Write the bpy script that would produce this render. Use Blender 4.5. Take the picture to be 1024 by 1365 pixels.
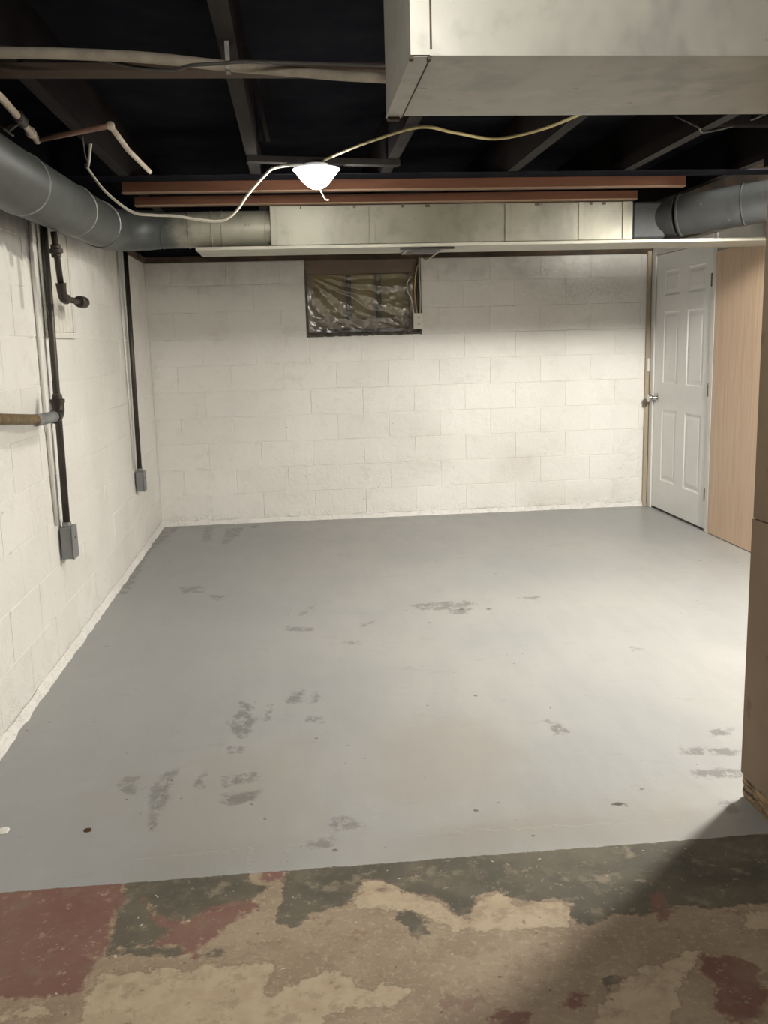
import bpy, bmesh, math, random
import numpy as np
from mathutils import Vector, Matrix, noise as mn

for o in list(bpy.data.objects): bpy.data.objects.remove(o)
SC = bpy.context.scene
COL = SC.collection
random.seed(7)

# ------------------------------------------------------------------ camera
cd = bpy.data.cameras.new('camera'); camo = bpy.data.objects.new('camera', cd); COL.objects.link(camo)
cd.sensor_fit = 'HORIZONTAL'; cd.sensor_width = 36; cd.lens = 1240.0/1024*36
cd.clip_start = .05
_r = Vector((0.99510347, -0.09514745, -0.02675916)); _u = Vector((0.04324542, 0.17568669, 0.98349582)); _w = _r.cross(_u)*1.0
camo.matrix_world = Matrix(((_r.x, _u.x, _w.x, 1.0978), (_r.y, _u.y, _w.y, -7.3595), (_r.z, _u.z, _w.z, 1.3828), (0, 0, 0, 1)))
SC.camera = camo
# ------------------------------------------------------------------ world, lights, exposure
W = bpy.data.worlds.new('world'); SC.world = W; W.use_nodes = True
W.node_tree.nodes['Background'].inputs[0].default_value = (.5, .55, .6, 1)
W.node_tree.nodes['Background'].inputs[1].default_value = .0
def point(name, loc, power, size, color):
    l = bpy.data.lights.new(name, 'POINT'); l.energy = power; l.shadow_soft_size = size; l.color = color
    o = bpy.data.objects.new(name, l); COL.objects.link(o); o.location = loc; return o
point('side_bulb', (3.63, -3.80, 2.31), 490, .12, (1, .955, .885))
point('rear_bulb', (1.2, -6.35, 2.12), 44, .09, (1, .955, .885))
LAMP_STRENGTH = 145
SC.view_settings.view_transform = 'Standard'; SC.view_settings.look = 'None'
SC.view_settings.gamma = 1; SC.view_settings.use_curve_mapping = False
SC.view_settings.exposure = 0.1

# ------------------------------------------------------------------ node helpers
class N:
    def __init__(s, name, rough=.6, metal=0.0, spec=.5):
        s.m = bpy.data.materials.new(name); s.m.use_nodes = True
        s.t = s.m.node_tree; s.b = s.t.nodes['Principled BSDF']
        s.b.inputs['Roughness'].default_value = rough; s.b.inputs['Metallic'].default_value = metal
        s.b.inputs['Specular IOR Level'].default_value = spec
        g = s.t.nodes.new('ShaderNodeNewGeometry'); s.pos = g.outputs['Position']
        s.sx = s.t.nodes.new('ShaderNodeSeparateXYZ'); s.t.links.new(s.pos, s.sx.inputs[0])
        s.x, s.y, s.z = s.sx.outputs
    def link(s, a, b):
        if isinstance(a, (int, float)): b.default_value = a
        elif isinstance(a, tuple): b.default_value = a if len(a) == len(b.default_value) else (*a, 1)
        else: s.t.links.new(a, b)
    def math(s, op, a, b=0.0, c=0.0):
        n = s.t.nodes.new('ShaderNodeMath'); n.operation = op
        s.link(a, n.inputs[0]); s.link(b, n.inputs[1]); s.link(c, n.inputs[2]); return n.outputs[0]
    def vec(s, sc, off=(0, 0, 0), src=None):
        n = s.t.nodes.new('ShaderNodeMapping'); s.t.links.new(src or s.pos, n.inputs[0])
        n.inputs['Scale'].default_value = sc; n.inputs['Location'].default_value = off; return n.outputs[0]
    def noise(s, scale, detail=3, rough=.55, stretch=(1, 1, 1), off=(0, 0, 0), dist=0):
        n = s.t.nodes.new('ShaderNodeTexNoise'); s.t.links.new(s.vec(stretch, off), n.inputs['Vector'])
        n.inputs['Scale'].default_value = scale; n.inputs['Detail'].default_value = detail; n.inputs['Roughness'].default_value = rough
        n.inputs['Distortion'].default_value = dist
        return n.outputs[0]
    def smooth(s, v, a, b, lo=0., hi=1.):
        n = s.t.nodes.new('ShaderNodeMapRange'); n.interpolation_type = 'SMOOTHSTEP'
        s.link(v, n.inputs[0])
        for i, q in enumerate((a, b, lo, hi)): n.inputs[i+1].default_value = q
        return n.outputs[0]
    def mix(s, f, a, b, mode='MIX'):
        n = s.t.nodes.new('ShaderNodeMix'); n.data_type = 'RGBA'; n.blend_type = mode
        s.link(f, n.inputs[0]); s.link(a, n.inputs[6]); s.link(b, n.inputs[7]); return n.outputs[2]
    def attr(s, name):
        n = s.t.nodes.new('ShaderNodeAttribute'); n.attribute_name = name; return n.outputs['Fac']
    def bump(s, h, strength=.3, dist=.01, prev=None):
        n = s.t.nodes.new('ShaderNodeBump'); s.link(strength, n.inputs['Strength']); n.inputs['Distance'].default_value = dist
        s.link(h, n.inputs['Height'])
        if prev is not None: s.t.links.new(prev, n.inputs['Normal'])
        s.t.links.new(n.outputs[0], s.b.inputs['Normal']); return n.outputs[0]
    def rand(s):
        n = s.t.nodes.new('ShaderNodeObjectInfo'); return n.outputs['Random']
    def color(s, c): s.link(c, s.b.inputs['Base Color']); return s
    def box(s, x0, x1, y0, y1, z0, z1, soft=.05, wob=None):
        """soft mask that is 1 inside a world-space box"""
        out = 1.0
        for v, a, b in ((s.x, x0, x1), (s.y, y0, y1), (s.z, z0, z1)):
            if a is None: continue
            c = s.math('ABSOLUTE', s.math('SUBTRACT', v, (a+b)/2))
            if wob is not None: c = s.math('ADD', c, wob)
            k = s.smooth(c, (b-a)/2-soft, (b-a)/2+soft, 1, 0)
            out = s.math('MULTIPLY', out, k)
        return out

def simple(name, c1, c2, scale=8, rough=.6, metal=0, bump=.15, stretch=(1, 1, 1), bd=.004, spec=.5):
    n = N(name, rough, metal, spec); f = n.smooth(n.noise(scale, 4, .6, stretch), .3, .7)
    n.color(n.mix(f, c1, c2)); n.bump(n.noise(scale*4, 3, .6, stretch), bump, bd); return n.m

M = {}
# white painted masonry ---------------------------------------------------
def masonry(name, joint):
    n = N(name, .5, 0, .35)
    big = n.noise(1.1, 3, .5); mid = n.noise(7, 4, .6, off=(3, 1, 2)); fine = n.noise(45, 4, .65)
    c = n.mix(n.smooth(big, .35, .7), (.87, .86, .82), (.80, .785, .74))
    c = n.mix(n.math('MULTIPLY', n.smooth(mid, .55, .75), .18), c, (.58, .57, .52))
    if not joint:
        c = n.mix(n.math('MULTIPLY', n.rand(), .09), c, (.5, .48, .43))
    else:
        dirt = n.smooth(n.noise(3.2, 4, .7, off=(9, 0, 4)), .60, .72)
        dirt = n.math('MULTIPLY', dirt, n.smooth(n.noise(30, 2, .5), .42, .6))
        c = n.mix(n.math('MULTIPLY', dirt, .75), c, (.22, .2, .17))
    # specks and small chips
    sp = n.smooth(n.noise(38, 2, .5, off=(5, 5, 5)), .765, .79)
    c = n.mix(n.math('MULTIPLY', sp, .7), c, (.2, .17, .14))
    ch = n.math('MULTIPLY', n.smooth(n.noise(19, 3, .6, (1, 1, 2.2), (1, 8, 3)), .70, .74), .45)
    c = n.mix(ch, c, (.40, .37, .33))
    wr_ = n.math('MULTIPLY', n.smooth(n.noise(2.6, 6, .78, (1, 1, 1.5), (11, 3, 5)), .54, .66), .16)
    c = n.mix(wr_, c, (.50, .48, .43))
    # darker towards the top of the walls
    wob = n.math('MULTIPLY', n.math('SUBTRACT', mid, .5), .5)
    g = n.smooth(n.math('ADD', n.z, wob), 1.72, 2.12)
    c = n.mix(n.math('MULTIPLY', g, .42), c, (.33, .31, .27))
    # bare grey patch high on the left wall near the camera and narrow grey streaks
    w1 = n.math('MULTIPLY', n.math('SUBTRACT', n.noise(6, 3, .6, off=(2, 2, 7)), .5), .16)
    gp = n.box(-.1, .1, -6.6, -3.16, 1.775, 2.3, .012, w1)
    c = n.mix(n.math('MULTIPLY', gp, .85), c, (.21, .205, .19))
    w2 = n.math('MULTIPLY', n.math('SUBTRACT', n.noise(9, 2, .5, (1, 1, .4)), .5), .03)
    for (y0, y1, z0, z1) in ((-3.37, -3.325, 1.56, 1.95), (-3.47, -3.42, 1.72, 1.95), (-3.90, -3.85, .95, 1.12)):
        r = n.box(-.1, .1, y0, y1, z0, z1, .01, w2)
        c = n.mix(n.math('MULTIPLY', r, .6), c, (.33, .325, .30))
    # stained damp areas low on the back wall
    st = n.box(2.75, 3.0, -.05, .05, .30, .48, .12); st2 = n.box(2.95, 3.75, -.05, .05, .02, .17, .1)
    c = n.mix(n.math('MULTIPLY', n.math('ADD', st, st2), .22), c, (.42, .36, .29))
    st3 = n.math('MULTIPLY', n.box(3.2, 3.75, -.05, .05, 1.66, 1.82, .08), n.smooth(fine, .35, .7))
    c = n.mix(n.math('MULTIPLY', st3, .4), c, (.42, .40, .36))
    n.color(c)
    h = n.math('ADD', n.math('MULTIPLY', fine, .5), n.math('MULTIPLY', mid, 1.2))
    b = n.bump(h, .75, .010)
    rg = n.smooth(n.math('ABSOLUTE', n.math('SUBTRACT', n.noise(5, 5, .7, (1, 1, 2.5), (2, 4, 8)), .5)), .0, .012, 1, 0)
    rg = n.math('MULTIPLY', rg, n.smooth(n.noise(1.7, 2, .5, off=(9, 9, 1)), .5, .62))
    b = n.bump(rg, .5, .004, b)
    # blistered paint
    pe = n.math('MAXIMUM', n.box(.95, 1.42, -.05, .05, .27, .48, .07), n.box(1.55, 2.1, -.05, .05, .27, .48, .07))
    pe = n.math('MULTIPLY', pe, n.smooth(n.noise(16, 4, .7, (1, 1, 1.6)), .50, .56))
    b = n.bump(pe, .45, .006, b)
    low = n.math('MULTIPLY', n.smooth(n.z, .13, .02), n.smooth(n.noise(22, 3, .7), .5, .58))
    n.bump(low, .7, .006, b)
    return n.m
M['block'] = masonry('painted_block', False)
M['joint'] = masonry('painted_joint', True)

# floor -----------------------------------------------------------------
def floor_mat():
    n = N('basement_floor', .55, 0, .55)
    big = n.noise(1.0, 3, .5, off=(4, 2, 0)); mid = n.noise(5, 5, .6); fine = n.noise(60, 4, .7); med = n.noise(18, 5, .65, off=(1, 1, 1))
    streak = n.noise(7, 4, .6, (3.5, .6, 1))
    e = n.math('MULTIPLY', n.math('SUBTRACT', med, .5), .09)
    e2 = n.math('MULTIPLY', n.math('SUBTRACT', fine, .5), .03)
    edge = n.math('ADD', e, e2)
    def mask(a, s=.004, k=1.0, bias=0.0):
        v = n.math('ADD', n.attr(a), n.math('MULTIPLY', edge, k)); return n.smooth(v, bias-s, bias+s, 1, 0)
    # old concrete
    old = n.mix(n.smooth(mid, .35, .65), (.235, .178, .118), (.30, .235, .16))
    old = n.mix(n.math('MULTIPLY', n.smooth(med, .52, .7), .5), old, (.20, .155, .105))
    old = n.mix(n.math('MULTIPLY', n.smooth(fine, .52, .66), .4), old, (.45, .37, .27))
    old = n.mix(n.math('MULTIPLY', n.smooth(n.noise(9, 4, .7, off=(7, 7, 0)), .60, .66), .7), old, (.20, .12, .09))
    pale = n.mix(n.smooth(med, .4, .62), (.40, .325, .22), (.35, .275, .185))
    dark = n.mix(n.smooth(mid, .35, .65), (.065, .061, .042), (.105, .092, .064))
    dark = n.mix(n.smooth(n.noise(11, 4, .6, off=(2, 9, 0)), .55, .7), dark, (.19, .155, .11))
    red = n.mix(n.smooth(mid, .3, .7), (.15, .066, .05), (.18, .098, .072))
    red = n.mix(n.math('MULTIPLY', n.smooth(med, .58, .68), .5), red, (.30, .19, .14))
    old = n.mix(n.math('MULTIPLY', n.math('MULTIPLY', mask('sd_pale'), 1.0), n.smooth(med, .68, .62)), old, pale)
    old = n.mix(n.math('MULTIPLY', mask('sd_dark', .006, 1.0), n.smooth(n.noise(26, 4, .7, off=(3, 3, 3)), .72, .66)), old, dark)
    old = n.mix(n.math('MULTIPLY', mask('sd_red', .008, 1.0), n.smooth(n.noise(21, 4, .7, off=(8, 3, 3)), .68, .62)), old, red)
    for a_ in ('sd_pale', 'sd_dark'):
        rim = n.smooth(n.math('ABSOLUTE', n.math('ADD', n.attr(a_), edge)), .001, .007, 1, 0)
        old = n.mix(n.math('MULTIPLY', rim, .35), old, (.09, .065, .045))
    old = n.mix(n.math('MULTIPLY', n.smooth(n.noise(14, 6, .8, off=(2, 6, 0)), .52, .60), .38), old, (.17, .13, .09))
    old = n.mix(n.math('MULTIPLY', n.smooth(n.noise(24, 5, .8, off=(12, 6, 0)), .60, .64), .5), old, (.37, .30, .21))
    old = n.mix(n.math('MULTIPLY', n.smooth(n.noise(50, 1, .5, off=(1, 4, 2)), .75, .77), .7), old, (.10, .07, .045))
    old = n.mix(n.math('MULTIPLY', n.smooth(n.noise(34, 2, .5, off=(6, 4, 2)), .73, .75), .6), old, (.58, .52, .42))
    cr = n.smooth(n.math('ABSOLUTE', n.math('ADD', n.attr('sd_crack'), n.math('MULTIPLY', edge, .25))), .0012, .003, 1, 0)
    old = n.mix(n.math('MULTIPLY', cr, .6), old, (.16, .08, .05))
    # grey floor paint
    g = n.mix(n.smooth(big, .35, .65), (.305, .31, .303), (.345, .342, .325))
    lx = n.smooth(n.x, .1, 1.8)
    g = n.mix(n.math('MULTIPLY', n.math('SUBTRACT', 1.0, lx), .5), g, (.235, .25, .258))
    g = n.mix(n.math('MULTIPLY', n.smooth(mid, .5, .75), .28), g, (.33, .33, .31))
    ro = n.smooth(n.noise(4.5, 4, .65, (1.8, .45, 1), (6, 3, 0)), .42, .62)
    g = n.mix(n.math('MULTIPLY', ro, .16), g, (.22, .225, .22))
    tan = n.smooth(n.math('ADD', n.attr('sd_tan'), n.math('MULTIPLY', n.math('SUBTRACT', mid, .5), .5)), -.12, .12, 1, 0)
    g = n.mix(n.math('MULTIPLY', tan, .38), g, (.285, .26, .215))
    sc = mask('sd_scuff', .012, 1.1, .002)
    sc = n.math('MULTIPLY', sc, n.smooth(n.noise(13, 5, .75, (1.6, 1, 1), (3, 8, 1)), .40, .52))
    g = n.mix(n.math('MULTIPLY', sc, .75), g, (.13, .13, .122))
    s2 = n.math('MULTIPLY', n.smooth(n.noise(3.3, 6, .8, (1, 2.4, 1), (2.2, 5.1, 0)), .57, .66), .38)
    g = n.mix(s2, g, (.24, .24, .23))
    g = n.mix(n.math('MULTIPLY', n.smooth(fine, .60, .72), .18), g, (.24, .22, .19))
    sp = n.smooth(n.noise(30, 1, .5, off=(4, 4, 9)), .775, .785)
    g = n.mix(n.math('MULTIPLY', sp, .8), g, (.06, .05, .04))
    g = n.mix(n.math('MULTIPLY', mask('sd_speck', .003, .12), .9), g, (.05, .045, .04))
    # darker streaks along the back wall
    g = n.mix(n.math('MULTIPLY', n.math('MULTIPLY', n.smooth(n.y, -.25, -.02), n.smooth(streak, .35, .6)), .4), g, (.19, .19, .18))
    # the old finish ghosts through the thin paint next to its edge
    gh = n.math('MULTIPLY', n.box(.62, 2.5, -5.09, -4.9, -1, 1, .05, n.math('MULTIPLY', n.math('SUBTRACT', mid, .5), .2)), .2)
    g = n.mix(gh, g, (.2, .19, .15))
    pe = n.math('ADD', n.y, n.math('MULTIPLY', n.math('SUBTRACT', med, .5), .02))
    pm = n.smooth(pe, -5.066, -5.062)
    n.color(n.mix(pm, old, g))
    n.link(n.smooth(n.math('ADD', pm, n.math('MULTIPLY', mid, .3)), 0, 1.3, .82, .36), n.b.inputs['Roughness'])
    h = n.math('ADD', n.math('MULTIPLY', mid, .6), n.math('MULTIPLY', fine, .35))
    b = n.bump(h, .22, .006)
    h2 = n.math('ADD', pm, n.math('MULTIPLY', mask('sd_dark'), .8))
    n.bump(n.math('SUBTRACT', h2, n.math('MULTIPLY', cr, 1.0)), .35, .003, b)
    return n.m
M['floor'] = floor_mat()

# other materials ---------------------------------------------------------
M['subfloor'] = simple('dark_subfloor', (.013, .0135, .018), (.020, .020, .024), 5, .9, spec=0.0)
M['joist'] = simple('dark_joist', (.011, .010, .011), (.018, .015, .014), 6, .9, stretch=(1, .15, 1), spec=0.0)
M['joist_edge'] = simple('dusty_joist_edge', (.05, .047, .045), (.036, .034, .033), 9, .9, stretch=(1, .2, 1), spec=0.0)
M['brownboard'] = simple('old_brown_board', (.06, .043, .033), (.09, .066, .05), 7, .85, stretch=(.2, 1, 1), spec=0.1)
M['redboard'] = simple('reddish_board', (.115, .052, .031), (.07, .031, .018), 7, .75, stretch=(.15, 1, 1), spec=0.1)
M['boardedge'] = simple('sawn_board_edge', (.26, .18, .125), (.18, .12, .085), 9, .8, stretch=(.2, 1, 1), spec=0.1)
M['sill'] = simple('sill_wood', (.11, .072, .045), (.035, .027, .02), 9, .85, stretch=(.4, .4, 1))
M['darkwood'] = simple('dark_window_wood', (.20, .145, .105), (.13, .095, .068), 5, .7, stretch=(.3, 1, 1))
M['frame'] = simple('window_frame_paint', (.19, .135, .095), (.25, .19, .14), 9, .6)
M['mullion'] = simple('grey_mullion', (.12, .115, .095), (.09, .085, .07), 9, .6)
M['pane'] = simple('olive_pane', (.34, .28, .14), (.25, .20, .10), 4, .35)
M['stone'] = simple('window_ledge_grey', (.16, .15, .13), (.08, .075, .065), 20, .9, bump=.6)
M['black_iron'] = simple('black_iron', (.030, .024, .020), (.055, .042, .034), 20, .5, .5, .3)
M['conduit'] = simple('dark_steel_conduit', (.085, .078, .066), (.06, .055, .048), 12, .45, .6)
M['greybox'] = simple('grey_box_paint', (.25, .255, .26), (.21, .215, .22), 9, .45, .2)
M['galv'] = simple('grey_coupling', (.33, .34, .33), (.22, .23, .23), 22, .5, .5)
M['brass'] = simple('rusty_brass', (.27, .19, .09), (.15, .10, .05), 25, .5, .6, .4)
M['copper'] = simple('dull_copper', (.30, .17, .12), (.22, .13, .10), 25, .5, .5)
M['creampipe'] = simple('painted_pipe', (.50, .44, .36), (.38, .31, .24), 14, .6)
M['oldcover'] = simple('dusty_pipe_cover', (.30, .265, .205), (.20, .175, .14), 12, .9, bump=.4)
M['whitecable'] = simple('white_cable', (.72, .68, .58), (.62, .57, .48), 12, .5)
M['yellowcable'] = simple('yellowed_cable', (.55, .45, .20), (.45, .37, .18), 12, .5)
M['darkcable'] = simple('dark_cable', (.05, .045, .04), (.035, .03, .03), 12, .6)
M['whitetrim'] = simple('white_trim_paint', (.74, .73, .69), (.69, .68, .64), 7, .4, bump=.05)
M['door'] = simple('white_door_paint', (.86, .86, .84), (.82, .82, .80), 4, .38, bump=.04)
M['chrome'] = simple('brushed_chrome', (.60, .59, .56), (.50, .49, .47), 9, .18, 1, .02)
M['hinge'] = simple('steel_hinge', (.20, .19, .17), (.13, .12, .11), 30, .4, .8)
M['drywall'] = simple('white_drywall', (.74, .72, .66), (.68, .66, .60), 3, .7)
M['mortarcove'] = M['joint']
M['porcelain'] = simple('porcelain', (.75, .74, .70), (.7, .69, .65), 8, .3)
M['outlet'] = simple('outlet_plastic', (.86, .83, .78), (.82, .79, .74), 8, .4, bump=.02)
M['slot'] = simple('dark_slot', (.04, .035, .03), (.03, .03, .03), 8, .6)
M['farwall'] = simple('rear_painted_wall', (.60, .58, .53), (.52, .50, .46), 2, .8)
M['tanwood'] = simple('tan_wood_strip', (.42, .35, .26), (.36, .30, .22), 9, .7, stretch=(1, 1, .15))
def m_ply():
    n = N('plywood_face', .62)
    g = n.noise(7, 5, .65, (1, 9, .35), dist=.4); g2 = n.noise(50, 3, .6, (1, 3, .06)); b = n.noise(1.3, 2, .5)
    c = n.mix(n.smooth(g, .3, .7), (.62, .44, .30), (.72, .55, .40))
    c = n.mix(n.math('MULTIPLY', n.smooth(g2, .5, .72), .25), c, (.48, .31, .18))
    c = n.mix(n.math('MULTIPLY', n.smooth(b, .45, .7), .25), c, (.62, .50, .37)); n.color(c)
    n.bump(g2, .12, .003); return n.m
M['ply'] = m_ply()
def m_hard():
    n = N('brown_hardboard', .6)
    g = n.noise(3, 4, .6); f = n.noise(70, 3, .6)
    c = n.mix(n.smooth(g, .3, .7), (.17, .112, .062), (.21, .145, .083))
    c = n.mix(n.math('MULTIPLY', n.smooth(f, .5, .75), .25), c, (.18, .115, .065))
    c = n.mix(n.math('MULTIPLY', n.smooth(n.noise(9, 3, .6, off=(1, 2, 3)), .66, .72), .6), c, (.12, .07, .045)); n.color(c)
    n.bump(f, .15, .003); return n.m
M['hard'] = m_hard()
def m_rot():
    n = N('rotted_plate_wood', .85)
    g = n.noise(22, 4, .7, (1, .3, 2.2))
    n.color(n.mix(n.smooth(g, .42, .58), (.05, .035, .022), (.34, .235, .13))); n.bump(g, .9, .012); return n.m
M['rot'] = m_rot()
def m_duct(name, a, b, over=None, metal=.25, rough=.48):
    n = N(name, rough, metal)
    big = n.noise(2.4, 3, .55); mid = n.noise(9, 4, .6); f = n.noise(60, 3, .6)
    c = n.mix(n.smooth(big, .35, .68), a, b)
    c = n.mix(n.math('MULTIPLY', n.smooth(mid, .52, .72), .4), c, tuple(q*.6 for q in b))
    c = n.mix(n.math('MULTIPLY', n.smooth(n.noise(4, 4, .65, (1, 1, .5), (5, 2, 2)), .52, .66), .45), c, tuple(q*.62 for q in (b[0], b[1]*1.03, b[2]*1.1)))
    c = n.mix(n.math('MULTIPLY', n.smooth(n.noise(5, 3, .6, (1, 1, .7), (8, 2, 6)), .56, .70), .35), c, tuple(min(1, q*1.35) for q in a))
    if over:
        x0, x1, blue = over
        k = n.smooth(n.math('ADD', n.x, n.math('MULTIPLY', n.math('SUBTRACT', mid, .5), .35)), x0, x1, 1, 0)
        c = n.mix(k, c, n.mix(n.smooth(mid, .3, .7), blue, tuple(q*.75 for q in blue)))
    c = n.mix(n.math('MULTIPLY', n.smooth(n.noise(24, 3, .6, off=(3, 1, 1)), .70, .73), .6), c, (.2, .15, .11))
    n.color(c); n.bump(n.math('ADD', n.math('MULTIPLY', big, 3.0), n.math('MULTIPLY', f, .1)), .12, .01); return n.m
M['bigduct'] = m_duct('painted_trunk_duct', (.42, .41, .36), (.36, .355, .315))
M['duct'] = m_duct('painted_branch_duct', (.23, .222, .175), (.18, .172, .132))
M['roundwest'] = m_duct('galvanised_round_duct', (.31, .30, .24), (.26, .25, .20), (.42, .62, (.076, .085, .080)))
M['roundeast'] = m_duct('dull_round_duct', (.042, .045, .044), (.028, .030, .030), None, 0, .7)
M['collar'] = m_duct('bare_duct_collar', (.05, .055, .057), (.032, .036, .038), None, 0, .7)
M['ring'] = simple('pale_duct_seam', (.42, .43, .41), (.26, .27, .26), 30, .5, .4)  # seam rings paler than the duct they wrap
M['soffit'] = simple('offwhite_soffit', (.42, .405, .34), (.35, .335, .28), 4, .55)
def m_glow():
    n = N('lit_glass'); n.color((.9, .9, .88)); n.b.inputs['Emission Color'].default_value = (1, .95, .87, 1)
    n.b.inputs['Emission Strength'].default_value = LAMP_STRENGTH; return n.m
M['glow'] = m_glow()
def m_rim():
    n = N('glass_shade_rim', .3); n.color((.8, .8, .78)); n.b.inputs['Emission Color'].default_value = (.95, .95, 1, 1)
    n.b.inputs['Emission Strength'].default_value = 1.0; return n.m
M['rim'] = m_rim()
def m_plastic():
    n = N('clear_plastic', .4); n.color((.6, .56, .5)); t = n.t
    tr = t.nodes.new('ShaderNodeBsdfTransparent'); gl = t.nodes.new('ShaderNodeBsdfGlossy'); gl.inputs['Roughness'].default_value = .2
    mx = t.nodes.new('ShaderNodeMixShader'); m2 = t.nodes.new('ShaderNodeMixShader'); out = t.nodes['Material Output']
    f = n.smooth(n.noise(5, 4, .6, (1.0, 1, 2.0), dist=1.2), .5, .8, .03, .14)
    n.link(f, mx.inputs[0]); t.links.new(tr.outputs[0], mx.inputs[1]); t.links.new(n.b.outputs[0], mx.inputs[2])
    m2.inputs[0].default_value = .17; t.links.new(mx.outputs[0], m2.inputs[1]); t.links.new(gl.outputs[0], m2.inputs[2])
    t.links.new(m2.outputs[0], out.inputs[0])
    return n.m
M['plastic'] = m_plastic()

# ------------------------------------------------------------------ geometry helpers
def finish(name, bm, mat, parent=None, smooth=False, label=None, cat=None, group=None, kind=None):
    me = bpy.data.meshes.new(name); bmesh.ops.recalc_face_normals(bm, faces=bm.faces); bm.to_mesh(me); bm.free()
    for m in (mat if isinstance(mat, (list, tuple)) else [mat]): me.materials.append(M[m])
    if smooth:
        for p in me.polygons: p.use_smooth = True
    o = bpy.data.objects.new(name, me); COL.objects.link(o)
    return props(o, parent, label, cat, group, kind)
def props(o, parent=None, label=None, cat=None, group=None, kind=None):
    if parent is not None:
        o.parent = parent
        o.matrix_parent_inverse = Matrix.Translation(parent.location).inverted() if o.type == 'MESH' or True else o.matrix_parent_inverse
    for k, v in (('label', label), ('category', cat), ('group', group), ('kind', kind)):
        if v: o[k] = v
    return o
def thing(name, loc, label, cat, group=None):
    o = bpy.data.objects.new(name, None); COL.objects.link(o); o.location = loc; o.empty_display_size = .05
    return props(o, None, label, cat, group)
def box(bm, x0, x1, y0, y1, z0, z1, bev=0, mi=0):
    vs = [bm.verts.new((x, y, z)) for x in (x0, x1) for y in (y0, y1) for z in (z0, z1)]
    fs = [bm.faces.new([vs[i] for i in q]) for q in ((0, 1, 3, 2), (4, 6, 7, 5), (0, 4, 5, 1), (2, 3, 7, 6), (0, 2, 6, 4), (1, 5, 7, 3))]
    for f in fs: f.material_index = mi
    if bev:
        es = list({e for f in fs for e in f.edges})
        bmesh.ops.bevel(bm, geom=es, offset=bev, segments=1, affect='EDGES')
    return fs
def mkbox(name, b, mat, parent=None, bev=.002, **k):
    bm = bmesh.new(); box(bm, *b, bev=bev); return finish(name, bm, mat, parent, **k)
def obox(bm, c, ax, ay, az, hx, hy, hz):
    """box with its own axes"""
    c = Vector(c); vs = [bm.verts.new(c+ax*hx*i+ay*hy*j+az*hz*k) for i in (-1, 1) for j in (-1, 1) for k in (-1, 1)]
    for q in ((0, 1, 3, 2), (4, 6, 7, 5), (0, 4, 5, 1), (2, 3, 7, 6), (0, 2, 6, 4), (1, 5, 7, 3)): bm.faces.new([vs[i] for i in q])
def beam(bm, a, b, w, h, up=Vector((0, 0, 1))):
    a = Vector(a); b = Vector(b); d = (b-a).normalized(); s = d.cross(up).normalized(); u = s.cross(d)
    obox(bm, (a+b)/2, d, s, u, (b-a).length/2, w/2, h/2)
def spline(pts, k=6):
    P = [Vector(p) for p in pts]; P = [P[0]*2-P[1]]+P+[P[-1]*2-P[-2]]; out = []
    for i in range(1, len(P)-2):
        for j in range(k):
            t = j/k
            out.append(.5*((2*P[i])+(P[i+1]-P[i-1])*t+(2*P[i-1]-5*P[i]+4*P[i+1]-P[i+2])*t*t+(3*P[i]-P[i-1]-3*P[i+1]+P[i+2])*t**3))
    out.append(P[-2]); return out
def tube(bm, pts, r, seg=12, flat=1.0, caps=True):
    P = [Vector(p) for p in pts]; R = r if isinstance(r, (list, tuple)) else [r]*len(P)
    up = Vector((0, 0, 1)); rings = []; prev = None
    for i, p in enumerate(P):
        d = (P[min(i+1, len(P)-1)]-P[max(i-1, 0)]).normalized()
        if prev is None:
            a = d.cross(up) if abs(d.z) < .95 else d.cross(Vector((1, 0, 0)))
        else: a = prev-d*prev.dot(d)
        a.normalize(); prev = a; b = a.cross(d)
        rings.append([bm.verts.new(p+(a*math.cos(t)+b*math.sin(t)*flat)*R[i]) for t in [2*math.pi*k/seg for k in range(seg)]])
    for A, B in zip(rings, rings[1:]):
        for k in range(seg): bm.faces.new((A[k], A[(k+1) % seg], B[(k+1) % seg], B[k]))
    if caps: bm.faces.new(rings[0]); bm.faces.new(rings[-1][::-1])
def mktube(name, pts, r, mat, parent=None, seg=12, sp=0, smooth=True, **k):
    bm = bmesh.new(); tube(bm, spline(pts, sp) if sp else pts, r, seg); return finish(name, bm, mat, parent, smooth, **k)
def autosmooth(o, ang=35):
    me = o.data; bm = bmesh.new(); bm.from_mesh(me)
    for e in bm.edges:
        if len(e.link_faces) == 2 and e.calc_face_angle(0) > math.radians(ang): e.smooth = False
    for f in bm.faces: f.smooth = True
    bm.to_mesh(me); bm.free(); return o

WR = 3.958        # right wall plane
# ================================================================== FLOOR
red=[
 [(0.21,-5.09),(0.59,-5.07),(0.60,-5.19),(0.60,-5.30),(0.59,-5.36),(0.58,-5.43),(0.56,-5.49),(0.33,-5.47)],
 [(0.66,-5.15),(0.71,-5.23),(0.77,-5.25),(0.81,-5.22),(0.92,-5.18),(0.96,-5.21),(0.87,-5.29),(0.83,-5.36),(0.81,-5.41),(0.77,-5.35),(0.70,-5.34),(0.74,-5.28),(0.68,-5.22)],
 [(0.92,-5.05),(1.02,-5.05),(1.01,-5.10),(0.96,-5.12)],
 [(1.92,-5.29),(1.96,-5.30),(1.96,-5.38),(1.92,-5.40),(1.91,-5.35)],
 [(1.96,-5.54),(2.02,-5.55),(2.06,-5.60),(2.03,-5.71),(1.95,-5.76),(1.92,-5.72),(1.94,-5.63),(1.93,-5.59)],
 [(1.46,-5.65),(1.53,-5.67),(1.51,-5.71),(1.43,-5.70)],
 [(1.62,-5.62),(1.66,-5.63),(1.64,-5.68),(1.61,-5.67)],
]
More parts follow.
